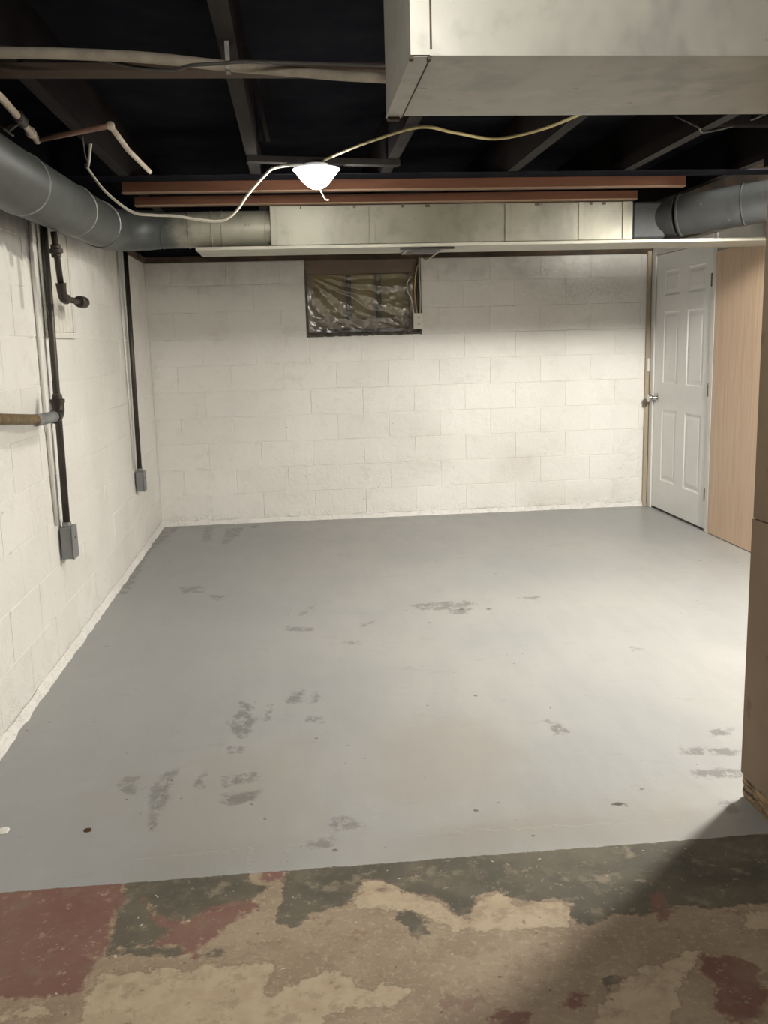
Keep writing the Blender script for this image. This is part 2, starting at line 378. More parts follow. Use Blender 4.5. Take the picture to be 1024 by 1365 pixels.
dark=[
 [(0.59,-5.07),(0.92,-5.06),(0.92,-5.12),(0.98,-5.13),(0.90,-5.21),(0.82,-5.21),(0.80,-5.25),(0.75,-5.26),(0.69,-5.21),(0.66,-5.15),(0.69,-5.22),(0.75,-5.29),(0.71,-5.34),(0.64,-5.33),(0.61,-5.37),(0.60,-5.27),(0.59,-5.14)],
 [(1.02,-5.05),(1.28,-5.05),(1.50,-5.05),(1.67,-5.06),(2.27,-5.08),(2.43,-5.08),(2.26,-5.39),(2.14,-5.37),(2.06,-5.38),(2.01,-5.36),(1.95,-5.36),(1.89,-5.38),(1.84,-5.36),(1.76,-5.39),(1.71,-5.39),(1.72,-5.32),(1.70,-5.28),(1.66,-5.29),(1.60,-5.28),(1.57,-5.22),(1.50,-5.25),(1.46,-5.32),(1.42,-5.30),(1.41,-5.25),(1.33,-5.21),(1.30,-5.17),(1.27,-5.14),(1.21,-5.13),(1.19,-5.22),(1.15,-5.24),(1.10,-5.26),(1.05,-5.30),(0.99,-5.30),(1.01,-5.20)],
 [(1.28,-5.30),(1.32,-5.29),(1.35,-5.32),(1.36,-5.38),(1.32,-5.39),(1.31,-5.35)],
 [(0.61,-5.34),(0.78,-5.35),(0.77,-5.39),(0.63,-5.36)],
 [(0.83,-5.38),(0.89,-5.37),(0.88,-5.39),(0.83,-5.39)],
 [(1.71,-5.60),(1.74,-5.59),(1.72,-5.62),(1.70,-5.63)],
]
pale=[
 [(0.59,-5.51),(0.60,-5.42),(0.73,-5.43),(0.98,-5.44),(1.00,-5.48),(0.97,-5.55),(1.08,-5.51),(1.11,-5.48),(1.15,-5.50),(1.20,-5.56),(1.25,-5.54),(1.29,-5.57),(1.28,-5.60),(1.23,-5.62),(1.16,-5.61),(1.11,-5.62),(1.08,-5.67),(0.59,-5.60)],
 [(1.62,-5.74),(1.69,-5.65),(1.79,-5.58),(1.90,-5.53),(1.96,-5.53),(1.92,-5.58),(1.86,-5.64),(1.80,-5.76)],
 [(1.96,-5.64),(2.00,-5.63),(2.03,-5.66),(1.99,-5.70),(1.96,-5.68)],
 [(2.12,-5.40),(2.25,-5.42),(2.21,-5.48),(2.09,-5.47)],
 [(1.22,-5.54),(1.25,-5.54),(1.29,-5.57),(1.27,-5.61),(1.22,-5.60)],
 [(0.41,-5.51),(0.50,-5.51),(0.53,-5.54),(0.48,-5.56),(0.42,-5.55)],
 [(1.88,-5.15),(1.92,-5.15),(1.91,-5.19),(1.88,-5.18)],
 [(1.86,-5.24),(1.92,-5.24),(1.91,-5.29),(1.86,-5.29)],
 [(1.50,-5.16),(1.52,-5.15),(1.51,-5.20)],
 [(1.27,-5.14),(1.32,-5.19),(1.41,-5.27),(1.45,-5.33),(1.51,-5.25),(1.56,-5.24),(1.59,-5.29),(1.70,-5.29),(1.72,-5.33),(1.70,-5.40),(1.58,-5.40),(1.41,-5.38),(1.36,-5.31),(1.32,-5.28),(1.26,-5.28),(1.18,-5.24),(1.21,-5.14)],
]
scuff=[
 [(0.01,-0.04),(0.15,-0.07),(0.04,-0.92),(0.08,-2.02),(0.03,-2.10),(-0.00,-0.78)],
 [(0.35,-0.09),(0.41,-0.10),(0.43,-0.68),(0.37,-0.61)],
 [(0.51,-0.22),(0.65,-0.19),(0.62,-0.61),(0.54,-0.85)],
 [(0.70,-0.11),(0.76,-0.12),(0.74,-0.30)],
 [(0.37,-1.96),(0.52,-1.96),(0.52,-2.11),(0.41,-2.12)],
 [(0.55,-2.15),(0.64,-2.20),(0.63,-2.32),(0.57,-2.22)],
 [(1.00,-2.85),(1.12,-2.90),(1.12,-2.96),(1.01,-2.93)],
 [(1.07,-2.64),(1.15,-2.48),(1.14,-2.57),(1.07,-2.67)],
 [(1.26,-3.14),(1.35,-3.14),(1.35,-3.20),(1.27,-3.17)],
 [(1.37,-2.88),(1.45,-2.83),(1.44,-2.88),(1.37,-2.92)],
 [(1.65,-2.58),(1.96,-2.55),(2.02,-2.65),(1.85,-2.70),(1.70,-2.70)],
 [(2.25,-2.56),(2.38,-2.54),(2.34,-2.61)],
 [(1.85,-2.70),(1.97,-2.71),(1.92,-2.80),(1.85,-2.79)],
 [(1.01,-3.81),(1.06,-3.74),(1.08,-3.76),(1.06,-3.86),(1.02,-3.87)],
 [(1.12,-3.77),(1.14,-3.88),(1.11,-3.89)],
 [(1.09,-4.02),(1.15,-4.03),(1.14,-4.08),(1.09,-4.06)],
 [(0.80,-4.01),(0.84,-3.90),(0.89,-4.02),(0.86,-4.19),(0.81,-4.13)],
 [(0.82,-3.82),(0.87,-3.86),(0.87,-3.92),(0.83,-3.90)],
 [(0.80,-4.25),(0.86,-4.27),(0.86,-4.31),(0.81,-4.29)],
 [(0.81,-4.48),(0.92,-4.47),(0.92,-4.52),(0.82,-4.55)],
 [(0.81,-4.61),(0.93,-4.60),(0.92,-4.65),(0.84,-4.68),(0.81,-4.65)],
 [(0.59,-4.52),(0.62,-4.42),(0.65,-4.40),(0.64,-4.53),(0.64,-4.65),(0.63,-4.79),(0.61,-4.76)],
 [(0.72,-4.49),(0.74,-4.44),(0.74,-4.57),(0.73,-4.55)],
 [(0.93,-3.96),(0.95,-3.88),(0.95,-4.00),(0.93,-4.03)],
 [(1.97,-4.20),(2.01,-4.24),(2.02,-4.32),(1.96,-4.33)],
 [(2.51,-4.36),(2.59,-4.37),(2.56,-4.42),(2.50,-4.41)],
 [(2.35,-4.49),(2.54,-4.53),(2.52,-4.58),(2.41,-4.56),(2.34,-4.54)],
 [(2.32,-4.66),(2.47,-4.68),(2.45,-4.73),(2.31,-4.71)],
 [(2.31,-4.85),(2.35,-4.87),(2.32,-4.97),(2.30,-4.93)],
 [(1.14,-4.81),(1.20,-4.80),(1.23,-4.86),(1.16,-4.88)],
 [(2.54,-3.44),(2.61,-3.48),(2.56,-3.51)],
 [(0.47,-4.45),(0.53,-4.43),(0.54,-4.57),(0.49,-4.53)],
 [(1.08,-4.92),(1.14,-4.90),(1.14,-4.96),(1.09,-4.96)],
]
tan=[
 [(1.50,-4.12),(1.74,-4.09),(1.84,-4.37),(1.73,-4.74),(1.42,-4.79),(1.25,-4.62),(1.32,-4.29)],
 [(0.70,-4.32),(1.06,-4.25),(1.14,-4.80),(0.97,-5.02),(0.63,-5.03),(0.54,-4.71)],
 [(0.34,-4.49),(0.55,-4.46),(0.58,-4.72),(0.41,-4.74)],
 [(1.73,-4.84),(2.33,-4.78),(2.25,-5.00),(1.38,-5.02),(1.40,-4.88)],
]
crack = [(1.577,-5.276),(1.581,-5.339),(1.605,-5.407),(1.594,-5.47),(1.602,-5.537),(1.595,-5.634),(1.598,-5.76)]
specks = [(0.204,-3.892,.007),(1.223,-4.308,.011),(1.213,-4.444,.006),(2.004,-4.841,.014),(2.03,-4.85,.01),(2.115,-4.761,.009),(1.152,-4.978,.009),(2.053,-2.741,.014),(1.911,-2.714,.016),(1.40,-3.3,.008),(0.241,-4.775,.008),(1.9,-3.2,.007),(1.62,-4.75,.006)]
def sdf_poly(X, Y, L):
    out = np.full(X.shape, 9.0)
    for P in L:
        A = np.array(P); B = np.roll(A, -1, 0); d = np.full(X.shape, 9.0); ins = np.zeros(X.shape, bool)
        for (ax, ay), (bx, by) in zip(A, B):
            ex, ey = bx-ax, by-ay; L2 = ex*ex+ey*ey+1e-12
            t = np.clip(((X-ax)*ex+(Y-ay)*ey)/L2, 0, 1); d = np.minimum(d, np.hypot(X-ax-t*ex, Y-ay-t*ey))
            if abs(ey) > 1e-9:
                ins ^= ((ay > Y) != (by > Y)) & (X < ax+ex*(Y-ay)/ey)
        out = np.minimum(out, np.where(ins, -d, d))
    return out
def sdf_line(X, Y, L):
    d = np.full(X.shape, 9.0)
    for (ax, ay), (bx, by) in zip(L, L[1:]):
        ex, ey = bx-ax, by-ay; t = np.clip(((X-ax)*ex+(Y-ay)*ey)/(ex*ex+ey*ey), 0, 1)
        d = np.minimum(d, np.hypot(X-ax-t*ex, Y-ay-t*ey))
    return d
xs = np.arange(-.15, 4.11, .02); ys = np.concatenate([np.arange(-9.15, -6.0, .25), np.arange(-6.0, -5.04, .012), np.arange(-5.04, .16, .02)])
X, Y = np.meshgrid(xs, ys); nx, ny = len(xs), len(ys)
Z = np.zeros_like(X)
co = np.stack([X, Y, Z], -1).reshape(-1, 3)
idx = np.arange(nx*ny).reshape(ny, nx)
faces = np.stack([idx[:-1, :-1], idx[:-1, 1:], idx[1:, 1:], idx[1:, :-1]], -1).reshape(-1, 4)
me = bpy.data.meshes.new('floor'); me.from_pydata(co.tolist(), [], faces.tolist())
ext = lambda L: [[(x, y+.12 if y > -5.10 else y) for x, y in P] for P in L]
red, dark = ext(red), ext(dark)
fields = {'sd_red': sdf_poly(X, Y, red), 'sd_dark': sdf_poly(X, Y, dark), 'sd_pale': sdf_poly(X, Y, pale), 'sd_tan': sdf_poly(X, Y, tan),
          'sd_scuff': sdf_poly(X, Y, scuff), 'sd_crack': sdf_line(X, Y, crack)}
sp = np.full(X.shape, 9.0)
for (a, b, r) in specks: sp = np.minimum(sp, np.hypot((X-a)*.8, Y-b)-r)
fields['sd_speck'] = sp
for k, v in fields.items():
    at = me.attributes.new(k, 'FLOAT', 'POINT'); at.data.foreach_set('value', v.reshape(-1).astype(np.float32))
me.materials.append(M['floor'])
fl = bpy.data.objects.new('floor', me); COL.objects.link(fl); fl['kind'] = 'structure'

# ================================================================== BLOCK WALLS
CH, CL, TOP = .2015, .4075, 2.018
WIN = (1.205, 2.098, 1.438)
cache = {}
def block_mesh(w, h, v):
    key = (round(w, 3), round(h, 3), v)
    if key in cache: return cache[key]
    rnd = random.Random(hash(key)); bm = bmesh.new(); j = .0022
    box(bm, j, w-j, -.003, .03, j, h-j)
    es = [e for e in bm.edges if all(abs(q.co.y+.003) < 1e-6 for q in e.verts)]
    bmesh.ops.bevel(bm, geom=es, offset=.0026, segments=1, affect='EDGES')
    for q in bm.verts:
        q.co.y += rnd.uniform(-.0012, .0012); q.co.x += rnd.uniform(-.0012, .0012); q.co.z += rnd.uniform(-.001, .001)
    me = bpy.data.meshes.new('block'); bmesh.ops.recalc_face_normals(bm, faces=bm.faces); bm.to_mesh(me); bm.free()
    me.materials.append(M['block']); cache[key] = me; return me
def lay(length, parent, place, hole=None, offs=(.195, .398), start=0.0):
    for k in range(10):
        z = .035+CH*k; off = offs[0] if k % 2 else offs[1]
        cuts = [start]; x = off
        while x < length: cuts.append(x); x += CL
        cuts.append(length)
        for a, b in zip(cuts, cuts[1:]):
            segs = [(a, b)]
            if hole and z > hole[2]-.05:
                segs = [s for s in ((a, min(b, hole[0])), (max(a, hole[1]), b)) if s[1]-s[0] > .02]
            for s0, s1 in segs:
                if s1-s0 < .02: continue
                o = bpy.data.objects.new('block', block_mesh(s1-s0, min(CH, TOP-z), random.randrange(3)))
                COL.objects.link(o); o.parent = parent; place(o, s0, z)
# back wall slab with the window opening
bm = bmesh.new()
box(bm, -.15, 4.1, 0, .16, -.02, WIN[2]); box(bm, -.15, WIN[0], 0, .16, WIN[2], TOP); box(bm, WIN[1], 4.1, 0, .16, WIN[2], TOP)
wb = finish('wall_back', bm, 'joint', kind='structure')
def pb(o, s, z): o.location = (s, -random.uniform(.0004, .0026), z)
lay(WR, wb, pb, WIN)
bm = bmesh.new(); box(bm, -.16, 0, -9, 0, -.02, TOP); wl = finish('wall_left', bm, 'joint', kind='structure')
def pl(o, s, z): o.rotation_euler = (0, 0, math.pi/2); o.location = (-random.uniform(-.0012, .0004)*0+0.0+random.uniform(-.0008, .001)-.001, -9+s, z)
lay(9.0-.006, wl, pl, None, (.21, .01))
# coarse mortar fillet where the walls meet the floor
def cove(name, n, P):
    bm = bmesh.new(); prev = None
    for i in range(n+1):
        t = i/n; a = mn.noise(Vector((t*n*.33, 1.3, 0)))*.010+mn.noise(Vector((t*n*.9, 5, 0)))*.006; b = mn.noise(Vector((t*n*.4, 7.7, 0)))*.010
        row = [bm.verts.new(P(t, d, z)) for d, z in ((.0, .036+b), (.007, .030+b), (.012+a*.5, .014), (.018+a*.8, -.004))]
        if prev:
            for q in range(3): bm.faces.new((prev[q], prev[q+1], row[q+1], row[q]))
        prev = row
    o = finish(name, bm, 'block', kind='structure'); autosmooth(o, 50)
    return o
cove('baseboard_back', 130, lambda t, d, z: (t*3.955, -d-.003, z))
cove('baseboard_left', 240, lambda t, d, z: (d*1.25+.003, -9+t*8.97, z))

# sill plates on the masonry, and the dark rim above
mkbox('trim_1', (0, WR, -.006, .15, TOP, TOP+.045), 'sill', kind='structure')
mkbox('trim_2', (0, WR, .02, .16, TOP+.045, 2.42), 'subfloor', kind='structure')
mkbox('trim_3', (-.15, .02, -9, -.007, TOP, TOP+.04), 'sill', kind='structure')
mkbox('trim_4', (-.16, -.01, -9, .02, TOP+.04, 2.42), 'subfloor', kind='structure')

# ================================================================== CEILING
bm = bmesh.new(); box(bm, -.16, 4.12, -9.16, .16, 2.42, 2.46); ceil = finish('ceiling', bm, 'subfloor', kind='structure')
def joist(xa, xb=None, w=.05):
    bm = bmesh.new(); fs = box(bm, xa-w/2, xa+w/2, -9, .0, 2.2, 2.42)
    for f in bm.faces:
        if abs(f.calc_center_median().z-2.2) < 1e-4: f.material_index = 1
    finish('joist', bm, ['joist', 'joist_edge'], ceil)
for x in (.325, .952, 1.582, 2.212, 2.80, 3.40): joist(x)
# cross strips nailed under the joists
mkbox('blocking', (.02, 1.556, -4.43, -4.34, 2.178, 2.1995), 'brownboard', ceil)
bm = bmesh.new(); beam(bm, (.93, -3.055, 2.186), (1.61, -2.93, 2.186), .05, .026); finish('blocking', bm, 'joist_edge', ceil)
for a, b in (((.985, -4.05, 2.35), (1.03, -3.25, 2.22)), ((1.03, -3.6, 2.38), (1.0, -3.3, 2.21))):
    bm = bmesh.new(); beam(bm, a, b, .016, .004); finish('brace_strap', bm, 'joist', ceil)
mkbox('blocking', (.0, 3.9, -2.62, -2.46, 2.196, 2.1998), 'subfloor', ceil)  # thin dark strip added to hide joist undersides ahead of the boards
mkbox('blocking', (2.826, 3.374, -3.56, -3.51, 2.205, 2.418), 'joist', ceil)
mkbox('light_baffle', (3.31, 3.93, -3.05, -3.0, 2.14, 2.199), 'joist', ceil)  # added board, mostly out of view, keeps side_bulb light off the duct
mkbox('trim_10', (3.932, 3.957, -8.99, -.03, 2.07, 2.418), 'sill', kind='structure')  # dark board added to darken the upper right wall and cut bounce

# two reddish boards that cross under the joists
o = mkbox('crossing_board', (.288, 3.162, -2.47, -2.432, 2.148, 2.196), ['redboard'], bev=.0015,
      label='longer reddish-brown board crossing under the dark joists, nearer of two', cat='board')
bm = bmesh.new(); box(bm, .288, 3.162, -2.473, -2.43, 2.141, 2.148); finish('sawn_edge', bm, 'boardedge', o)
o = mkbox('crossing_board', (.305, 3.0, -2.21, -2.165, 2.123, 2.165), ['redboard'], bev=.0015,
      label='shorter reddish-brown board lying along the top of the painted duct', cat='board')
bm = bmesh.new(); box(bm, .305, 3.0, -2.213, -2.163, 2.117, 2.123); finish('sawn_edge', bm, 'boardedge', o)

# ================================================================== RIGHT WALL, DOOR, PLYWOOD
YD0, YD1, ZD = -.098, -1.105, 2.0
bm = bmesh.new()
box(bm, WR, WR+.12, YD0+.02, 0, 0, 2.42); box(bm, WR, WR+.12, -9, YD1-.03, 0, 2.42); box(bm, WR, WR+.12, YD1-.03, YD0+.02, ZD+.02, 2.42)
wr = finish('wall_right', bm, 'drywall', kind='structure')
# door slab: stiles and rails round six recessed panels
XF = WR-.004; XB = WR+.031
cols = [(-.265, -.545), (-.700, -.985)]; rows = [(.25, .815), (1.015, 1.56), (1.68, 1.865)]
bm = bmesh.new()
ye = [YD0-.004, cols[0][0], cols[0][1], cols[1][0], cols[1][1], YD1+.004]; ze = [.018, rows[0][0], rows[0][1], rows[1][0], rows[1][1], rows[2][0], rows[2][1], ZD-.006]
grid = {}
def gv(i, k):
    if (i, k) not in grid: grid[i, k] = bm.verts.new((XF, ye[i], ze[k]))
    return grid[i, k]
for i in range(5):
    for k in range(7):
        if i in (1, 3) and k in (1, 3, 5): continue
        bm.faces.new((gv(i, k), gv(i+1, k), gv(i+1, k+1), gv(i, k+1)))
r = bmesh.ops.extrude_face_region(bm, geom=list(bm.faces))
for v in r['geom']:
    if isinstance(v, bmesh.types.BMVert): v.co.x = XB
door = finish('door_1', bm, 'door', kind='structure')
for (a, b) in cols:
    for (z0, z1) in rows:
        bm = bmesh.new(); prev = None
        prof = [(0, .0), (.008, .005), (.022, .006), (.046, .0015)]
        for ins, dep in prof:
            q = [bm.verts.new((XF+dep, yy, zz)) for yy, zz in ((a-ins, z0+ins), (b+ins, z0+ins), (b+ins, z1-ins), (a-ins, z1-ins))]
            if prev:
                for s in range(4): bm.faces.new((prev[s], prev[(s+1) % 4], q[(s+1) % 4], q[s]))
            prev = q
        bm.faces.new(prev); finish('panel', bm, 'door', door)
bm = bmesh.new(); pr = [(0, .033), (.006, .033), (.009, .016), (.030, .011), (.034, .022), (.046, .030), (.060, .028), (.066, .016), (.067, .001)]
tube(bm, [(XF-d*1.15, -.150, .895) for d, _ in pr], [q*1.15 for _, q in pr], 18); autosmooth(finish('door_knob', bm, 'chrome', door), 40)
for z in (1.745, 1.0, .262):
    bm = bmesh.new(); tube(bm, [(XF-.006, YD1+.002, z-.045), (XF-.006, YD1+.002, z+.045)], .008, 8); box(bm, XF-.003, XF, YD1+.001, YD1+.032, z-.044, z+.044)
    finish('hinge', bm, 'hinge', door)
# casing and jambs
mkbox('trim_5', (WR-.018, WR-.0005, -.095, -.03, 0, ZD+.05), 'whitetrim', kind='structure')
mkbox('trim_6', (WR-.014, WR-.0005, YD1-.055, YD1-.003, 0, ZD+.05), 'whitetrim', kind='structure')
mkbox('trim_7', (WR-.016, WR-.0005, YD1-.003, -.03-.065, ZD-.002, ZD+.05), 'whitetrim', kind='structure')
mkbox('trim_8', (WR+.0, WR+.05, YD1-.02, YD0+.01, 0.001, .016), 'slot', kind='structure')  # dark filler standing in for the shaded gap under the door
# raw wood strip in the corner with its small plate
st = mkbox('trim_9', (3.905, 3.938, -.026, -.005, .0, 2.04), 'tanwood', kind='structure')
mkbox('plate', (3.918, 3.937, -.034, -.026, 1.10, 1.205), 'whitetrim', st)
# plywood
mkbox('plywood_panel', (WR-.013, WR-.001, -2.39, -1.165, .004, 1.93), 'ply', label='pale plywood sheet fixed upright on the wall beside the white door', cat='plywood')

# ================================================================== NEAR PARTITION (brown)
PX, PY = 2.387, -4.845
bm = bmesh.new(); box(bm, PX+.010, PX+.11, -9, PY-.003, .06, 2.42); part = finish('wall_partition', bm, 'darkwood', kind='structure')
def sheet(z0, z1, dx, wav=0):
    bm = bmesh.new(); n = 60; rows_ = []
    for i in range(n+1):
        y = PY-(i/n)*(9+PY+.0)*1.0
        zb = z0+(mn.noise(Vector((y*9, 2, 1)))*.012*wav); 
        rows_.append([bm.verts.new((PX+x, y, z)) for x, z in ((dx, zb), (dx, z1), (.010, z1), (.010, zb))])
    for A, B in zip(rows_, rows_[1:]):
        for k in range(4): bm.faces.new((A[k], A[(k+1) % 4], B[(k+1) % 4], B[k]))
    bm.faces.new(rows_[0]); bm.faces.new(rows_[-1][::-1]); return finish('hardboard_sheet', bm, 'hard', part)
sheet(.075, .858, .0, 1); sheet(.861, 2.195, .003)
bm = bmesh.new(); rows_ = []; n = 150     # rotted bottom plate
for i in range(n+1):
    y = PY-.004-(i/n)*4.1
    f = lambda s, a: mn.noise(Vector((y*14, s, 3)))*a
    rows_.append([bm.verts.new((PX+x, y, z)) for x, z in ((.012+f(1, .007), -.004), (.004+f(2, .008), .018), (.010+f(3, .010), .036), (.003+f(4, .007), .052), (.008, .085), (.10, .085), (.10, -.004))])
for A, B in zip(rows_, rows_[1:]):
    for k in range(7): bm.faces.new((A[k], A[(k+1) % 7], B[(k+1) % 7], B[k]))
bm.faces.new(rows_[0]); bm.faces.new(rows_[-1][::-1]); finish('bottom_plate', bm, 'rot', part)
# rest of the shell behind the camera
mkbox('wall_front', (-.16, 4.12, -9.16, -9, -.02, 2.42), 'farwall', kind='structure')

# ================================================================== DUCTS
# trunk duct overhead, near the camera
t = thing('trunk_duct', (1.85, -5.3, 1.9), 'large off-white sheet-metal box duct hanging overhead in the upper right corner', 'duct')
DX0, DX1, DY0, DY1 = 1.336, PX-.001, -5.54, -5.072
bm = bmesh.new(); box(bm, DX0, DX1, DY0, DY1, 1.902, 2.199, bev=.003); finish('casing', bm, 'bigduct', t)
bm = bmesh.new()     # end cleat wraps the left edge
box(bm, DX0-.0015, DX0+.034, DY0-.0035, DY0-.0005, 1.899, 2.199); box(bm, DX0-.0015, DX0+.034, DY0-.0035, DY1+.003, 1.8985, 1.9015)
finish('end_cleat', bm, 'bigduct', t)
bm = bmesh.new(); box(bm, DX0+.034, DX1, DY0-.005, DY0+.0, 1.9, 1.911); finish('bottom_flange', bm, 'bigduct', t)
for b in ((DX0+.002, DX0+.03, DY1-.012, DY1+.004, 1.892, 1.899), (DX0-.003, DX0+.004, DY0-.006, DY0+.01, 1.894, 1.8985), (DX0+.03, DX0+.036, DY0-.006, DY0+.012, 1.893, 1.8985)):
    mkbox('clip', b, 'sill', t, bev=0)
mkbox('seam', (DX0+.035, DX0+.038, DY0-.004, DY0+.001, 1.912, 2.198), 'sill', t, bev=0)
mkbox('seam', (DX0+.035, DX0+.038, DY0, DY1, 1.8995, 1.903), 'sill', t, bev=0)

# rectangular branch duct
t = thing('branch_duct', (2.0, -1.95, 1.912), 'long painted rectangular duct running across the room below the two reddish boards', 'duct')
bm = bmesh.new(); box(bm, 1.003, 3.0, -2.15, -1.76, 1.912, 2.117, bev=.003); finish('casing', bm, 'duct', t)
for x in (1.018, 1.548, 2.294, 2.706, 2.955):
    mkbox('drive_cleat', (x-.016, x+.016, -2.156, -2.1505, 1.914, 2.115), 'duct', t, bev=.0015)
mkbox('end_collar', (3.0, 3.19, -2.145, -1.77, 1.914, 2.114), 'collar', t, bev=.012)
bm = bmesh.new()
for i in range(9):
    x = random.uniform(1.1, 2.9); box(bm, x, x+random.uniform(.006, .03), -2.153, -2.1495, 2.10, 2.112)
finish('rust_tab', bm, 'sill', t, kind='stuff')
# round western duct: along the left wall, elbow, then into the branch duct
path = [(.16, -8.95, 1.94), (.16, -3.98, 1.967), (.16, -2.75, 1.992), (.16, -2.45, 1.998)]
el = [(.16+.24*(1-math.cos(a)), -2.285+.24*math.sin(a)*1.0, 2.0+.01*a) for a in [math.pi/2*k/6 for k in range(0, 7)]]
t = thing('round_duct', (.14, -4, 1.86), 'blue-grey round metal duct along the top of the left wall, elbowing to the right', 'duct')
bm = bmesh.new(); tube(bm, path, .108, 28); autosmooth(finish('straight_run', bm, 'roundwest', t), 40)
bm = bmesh.new(); tube(bm, [(.16, -2.46, 1.998)]+el+[(.42, -2.045, 2.012)], [.112]+[.108]*4+[.103]*2+[.1]*2, 28)
for v in bm.verts: pass
autosmooth(finish('elbow', bm, 'roundwest', t), 40)
bm = bmesh.new(); tube(bm, [(.40, -2.045, 2.012), (1.002, -2.045, 2.014)], .0945, 28); autosmooth(finish('cross_run', bm, 'roundwest', t), 40)
def ring(c, d, r, w, parent, mat='ring'):
    c = Vector(c); d = Vector(d).normalized(); bm = bmesh.new()
    tube(bm, [c-d*w/2, c-d*w/4, c+d*w/4, c+d*w/2], [r, r+.003, r+.003, r], 28); autosmooth(finish('seam_ring', bm, mat, parent), 40)
for y in (-6.1, -5.0, -3.83, -3.02, -2.46): ring((.16, y, 1.966+(y+3.98)*.024), (0, 1, .02), .1085, .010, t)
for x in (.42, .56, .685, .74, .97): ring((x, -2.045, 2.0125), (1, 0, 0), .0952, .006, t, 'roundwest')
# round eastern duct
t = thing('round_duct', (3.2, -2.1, 1.93), 'dark grey round duct leaving the right end of the painted duct above the white door', 'duct')
A = Vector((3.20, -2.065, 2.03)); B = Vector((3.27, -2.14, 2.034)); C_ = Vector((3.65, -2.44, 2.07)); D_ = Vector((3.90, -2.63, 2.09))
bm = bmesh.new(); tube(bm, [A, B], [.108, .112], 28); autosmooth(finish('elbow', bm, 'roundeast', t), 40)
bm = bmesh.new(); tube(bm, [B, C_, D_], .109, 28); autosmooth(finish('straight_run', bm, 'roundeast', t), 40)
ring(B+(C_-B)*.02, C_-B, .111, .014, t, 'collar'); ring(B+(C_-B)*.72, C_-B, .1095, .008, t, 'roundeast')
# off-white soffit strip under them, up to the right wall
sof = mkbox('soffit_board', (.60, WR-.001, -2.165, -1.80, 1.893, 1.910), 'soffit', bev=.002,
      label='long off-white flat strip below the painted duct, running out over the door', cat='soffit')
# vent register
t = thing('vent_register', (1.84, -1.93, 1.885), 'small dark vent register in the off-white strip above the basement window', 'vent')
bm = bmesh.new()
for b in ((1.74, 1.755, -2.12, -1.81), (1.935, 1.95, -2.12, -1.81), (1.755, 1.935, -2.12, -2.105), (1.755, 1.935, -1.825, -1.81)): box(bm, *b, 1.884, 1.8925)
finish('frame', bm, 'galv', t)
mkbox('backing', (1.756, 1.934, -2.104, -1.826, 1.889, 1.8925), 'slot', t)
for i in range(6): mkbox('slat', (1.758, 1.932, -2.095+i*.046, -2.072+i*.046, 1.886, 1.8885), 'hinge', t, bev=.0005)
mkbox('damper_flap', (1.70, 2.0, -2.135, -2.124, 1.880, 1.892), 'slot', t)

# ================================================================== WINDOW
wy = .055
win = mkbox('window_1', (WIN[0]+.001, WIN[1]-.001, .125, .155, WIN[2]+.001, TOP-.001), 'darkwood', kind='structure')
mkbox('head_board', (WIN[0]+.002, WIN[1]-.002, .02, .124, 1.915, 2.017), 'darkwood', win)
mkbox('side_jamb', (WIN[0]+.002, 1.262, .03, .124, WIN[2]+.03, 1.914), 'frame', win)
mkbox('side_jamb', (2.012, WIN[1]-.002, .03, .124, WIN[2]+.03, 1.914), 'frame', win)
mkbox('bottom_rail', (1.263, 2.011, .055, .124, 1.497, 1.572), 'frame', win)
mkbox('mullion', (1.527, 1.562, .065, .124, 1.573, 1.914), 'mullion', win)
mkbox('mullion', (1.760, 1.795, .065, .124, 1.573, 1.914), 'mullion', win)
for a, b in ((1.263, 1.526), (1.563, 1.759), (1.796, 2.011)): mkbox('pane', (a, b, .105, .112, 1.573, 1.914), 'pane', win, bev=0)
bm = bmesh.new(); prev = None
for i in range(61):
    x = WIN[0]+.002+(WIN[1]-WIN[0]-.004)*i/60; h = mn.noise(Vector((x*22, 0, 0)))*.008
    row = [bm.verts.new((x, y, z)) for y, z in ((.124, WIN[2]+.002), (.124, 1.496), (.05, 1.49), (.008+h, 1.462+h*.6), (-.004+h*.5, WIN[2]+.001))]
    if prev:
        for k in range(4): bm.faces.new((prev[k], prev[k+1], row[k+1], row[k]))
    prev = row
finish('ledge', bm, 'stone', win)
# dark unpainted rim of the opening
for (a, b, c, d) in ((WIN[0]-.004, WIN[0]+.010, WIN[2], TOP-.002), (WIN[1]-.010, WIN[1]+.004, WIN[2], TOP-.002)):
    mkbox('rim', (a, b, -.006, .03, c, d), 'stone', win)
# plastic sheet
bm = bmesh.new(); nx_, nz_ = 90, 54; g = []
for k in range(nz_+1):
    r_ = []
    for i in range(nx_+1):
        u, v = i/nx_, k/nz_; x = 1.222+u*.815; z = 1.463+v*.45
        edge = min(1, 6*min(u, 1-u))*min(1, 5*min(v, 1-v))
        q = (u*.8+(v)*.55)        # diagonal tension folds from the top left corner
        d = math.hypot(u, 1-v); ang = math.atan2(1-v, u+1e-4)
        f = math.sin(ang*19+d*3+2*mn.noise(Vector((u*4, v*4, 0))))*.016*min(1, d*2)*math.exp(-d*.6)
        f += abs(mn.noise(Vector((u*7+v*5, v*3-u*2, 3))))*.035+mn.noise(Vector((u*20, v*12, 6)))*.008
        r_.append(bm.verts.new((x, max(-.014, .020-f*edge), z)))
    g.append(r_)
for k in range(nz_):
    for i in range(nx_): bm.faces.new((g[k][i], g[k][i+1], g[k+1][i+1], g[k+1][i]))
finish('plastic_sheet', bm, 'plastic', None, True, label='crinkled clear plastic sheet stretched over the basement window', cat='plastic sheet')
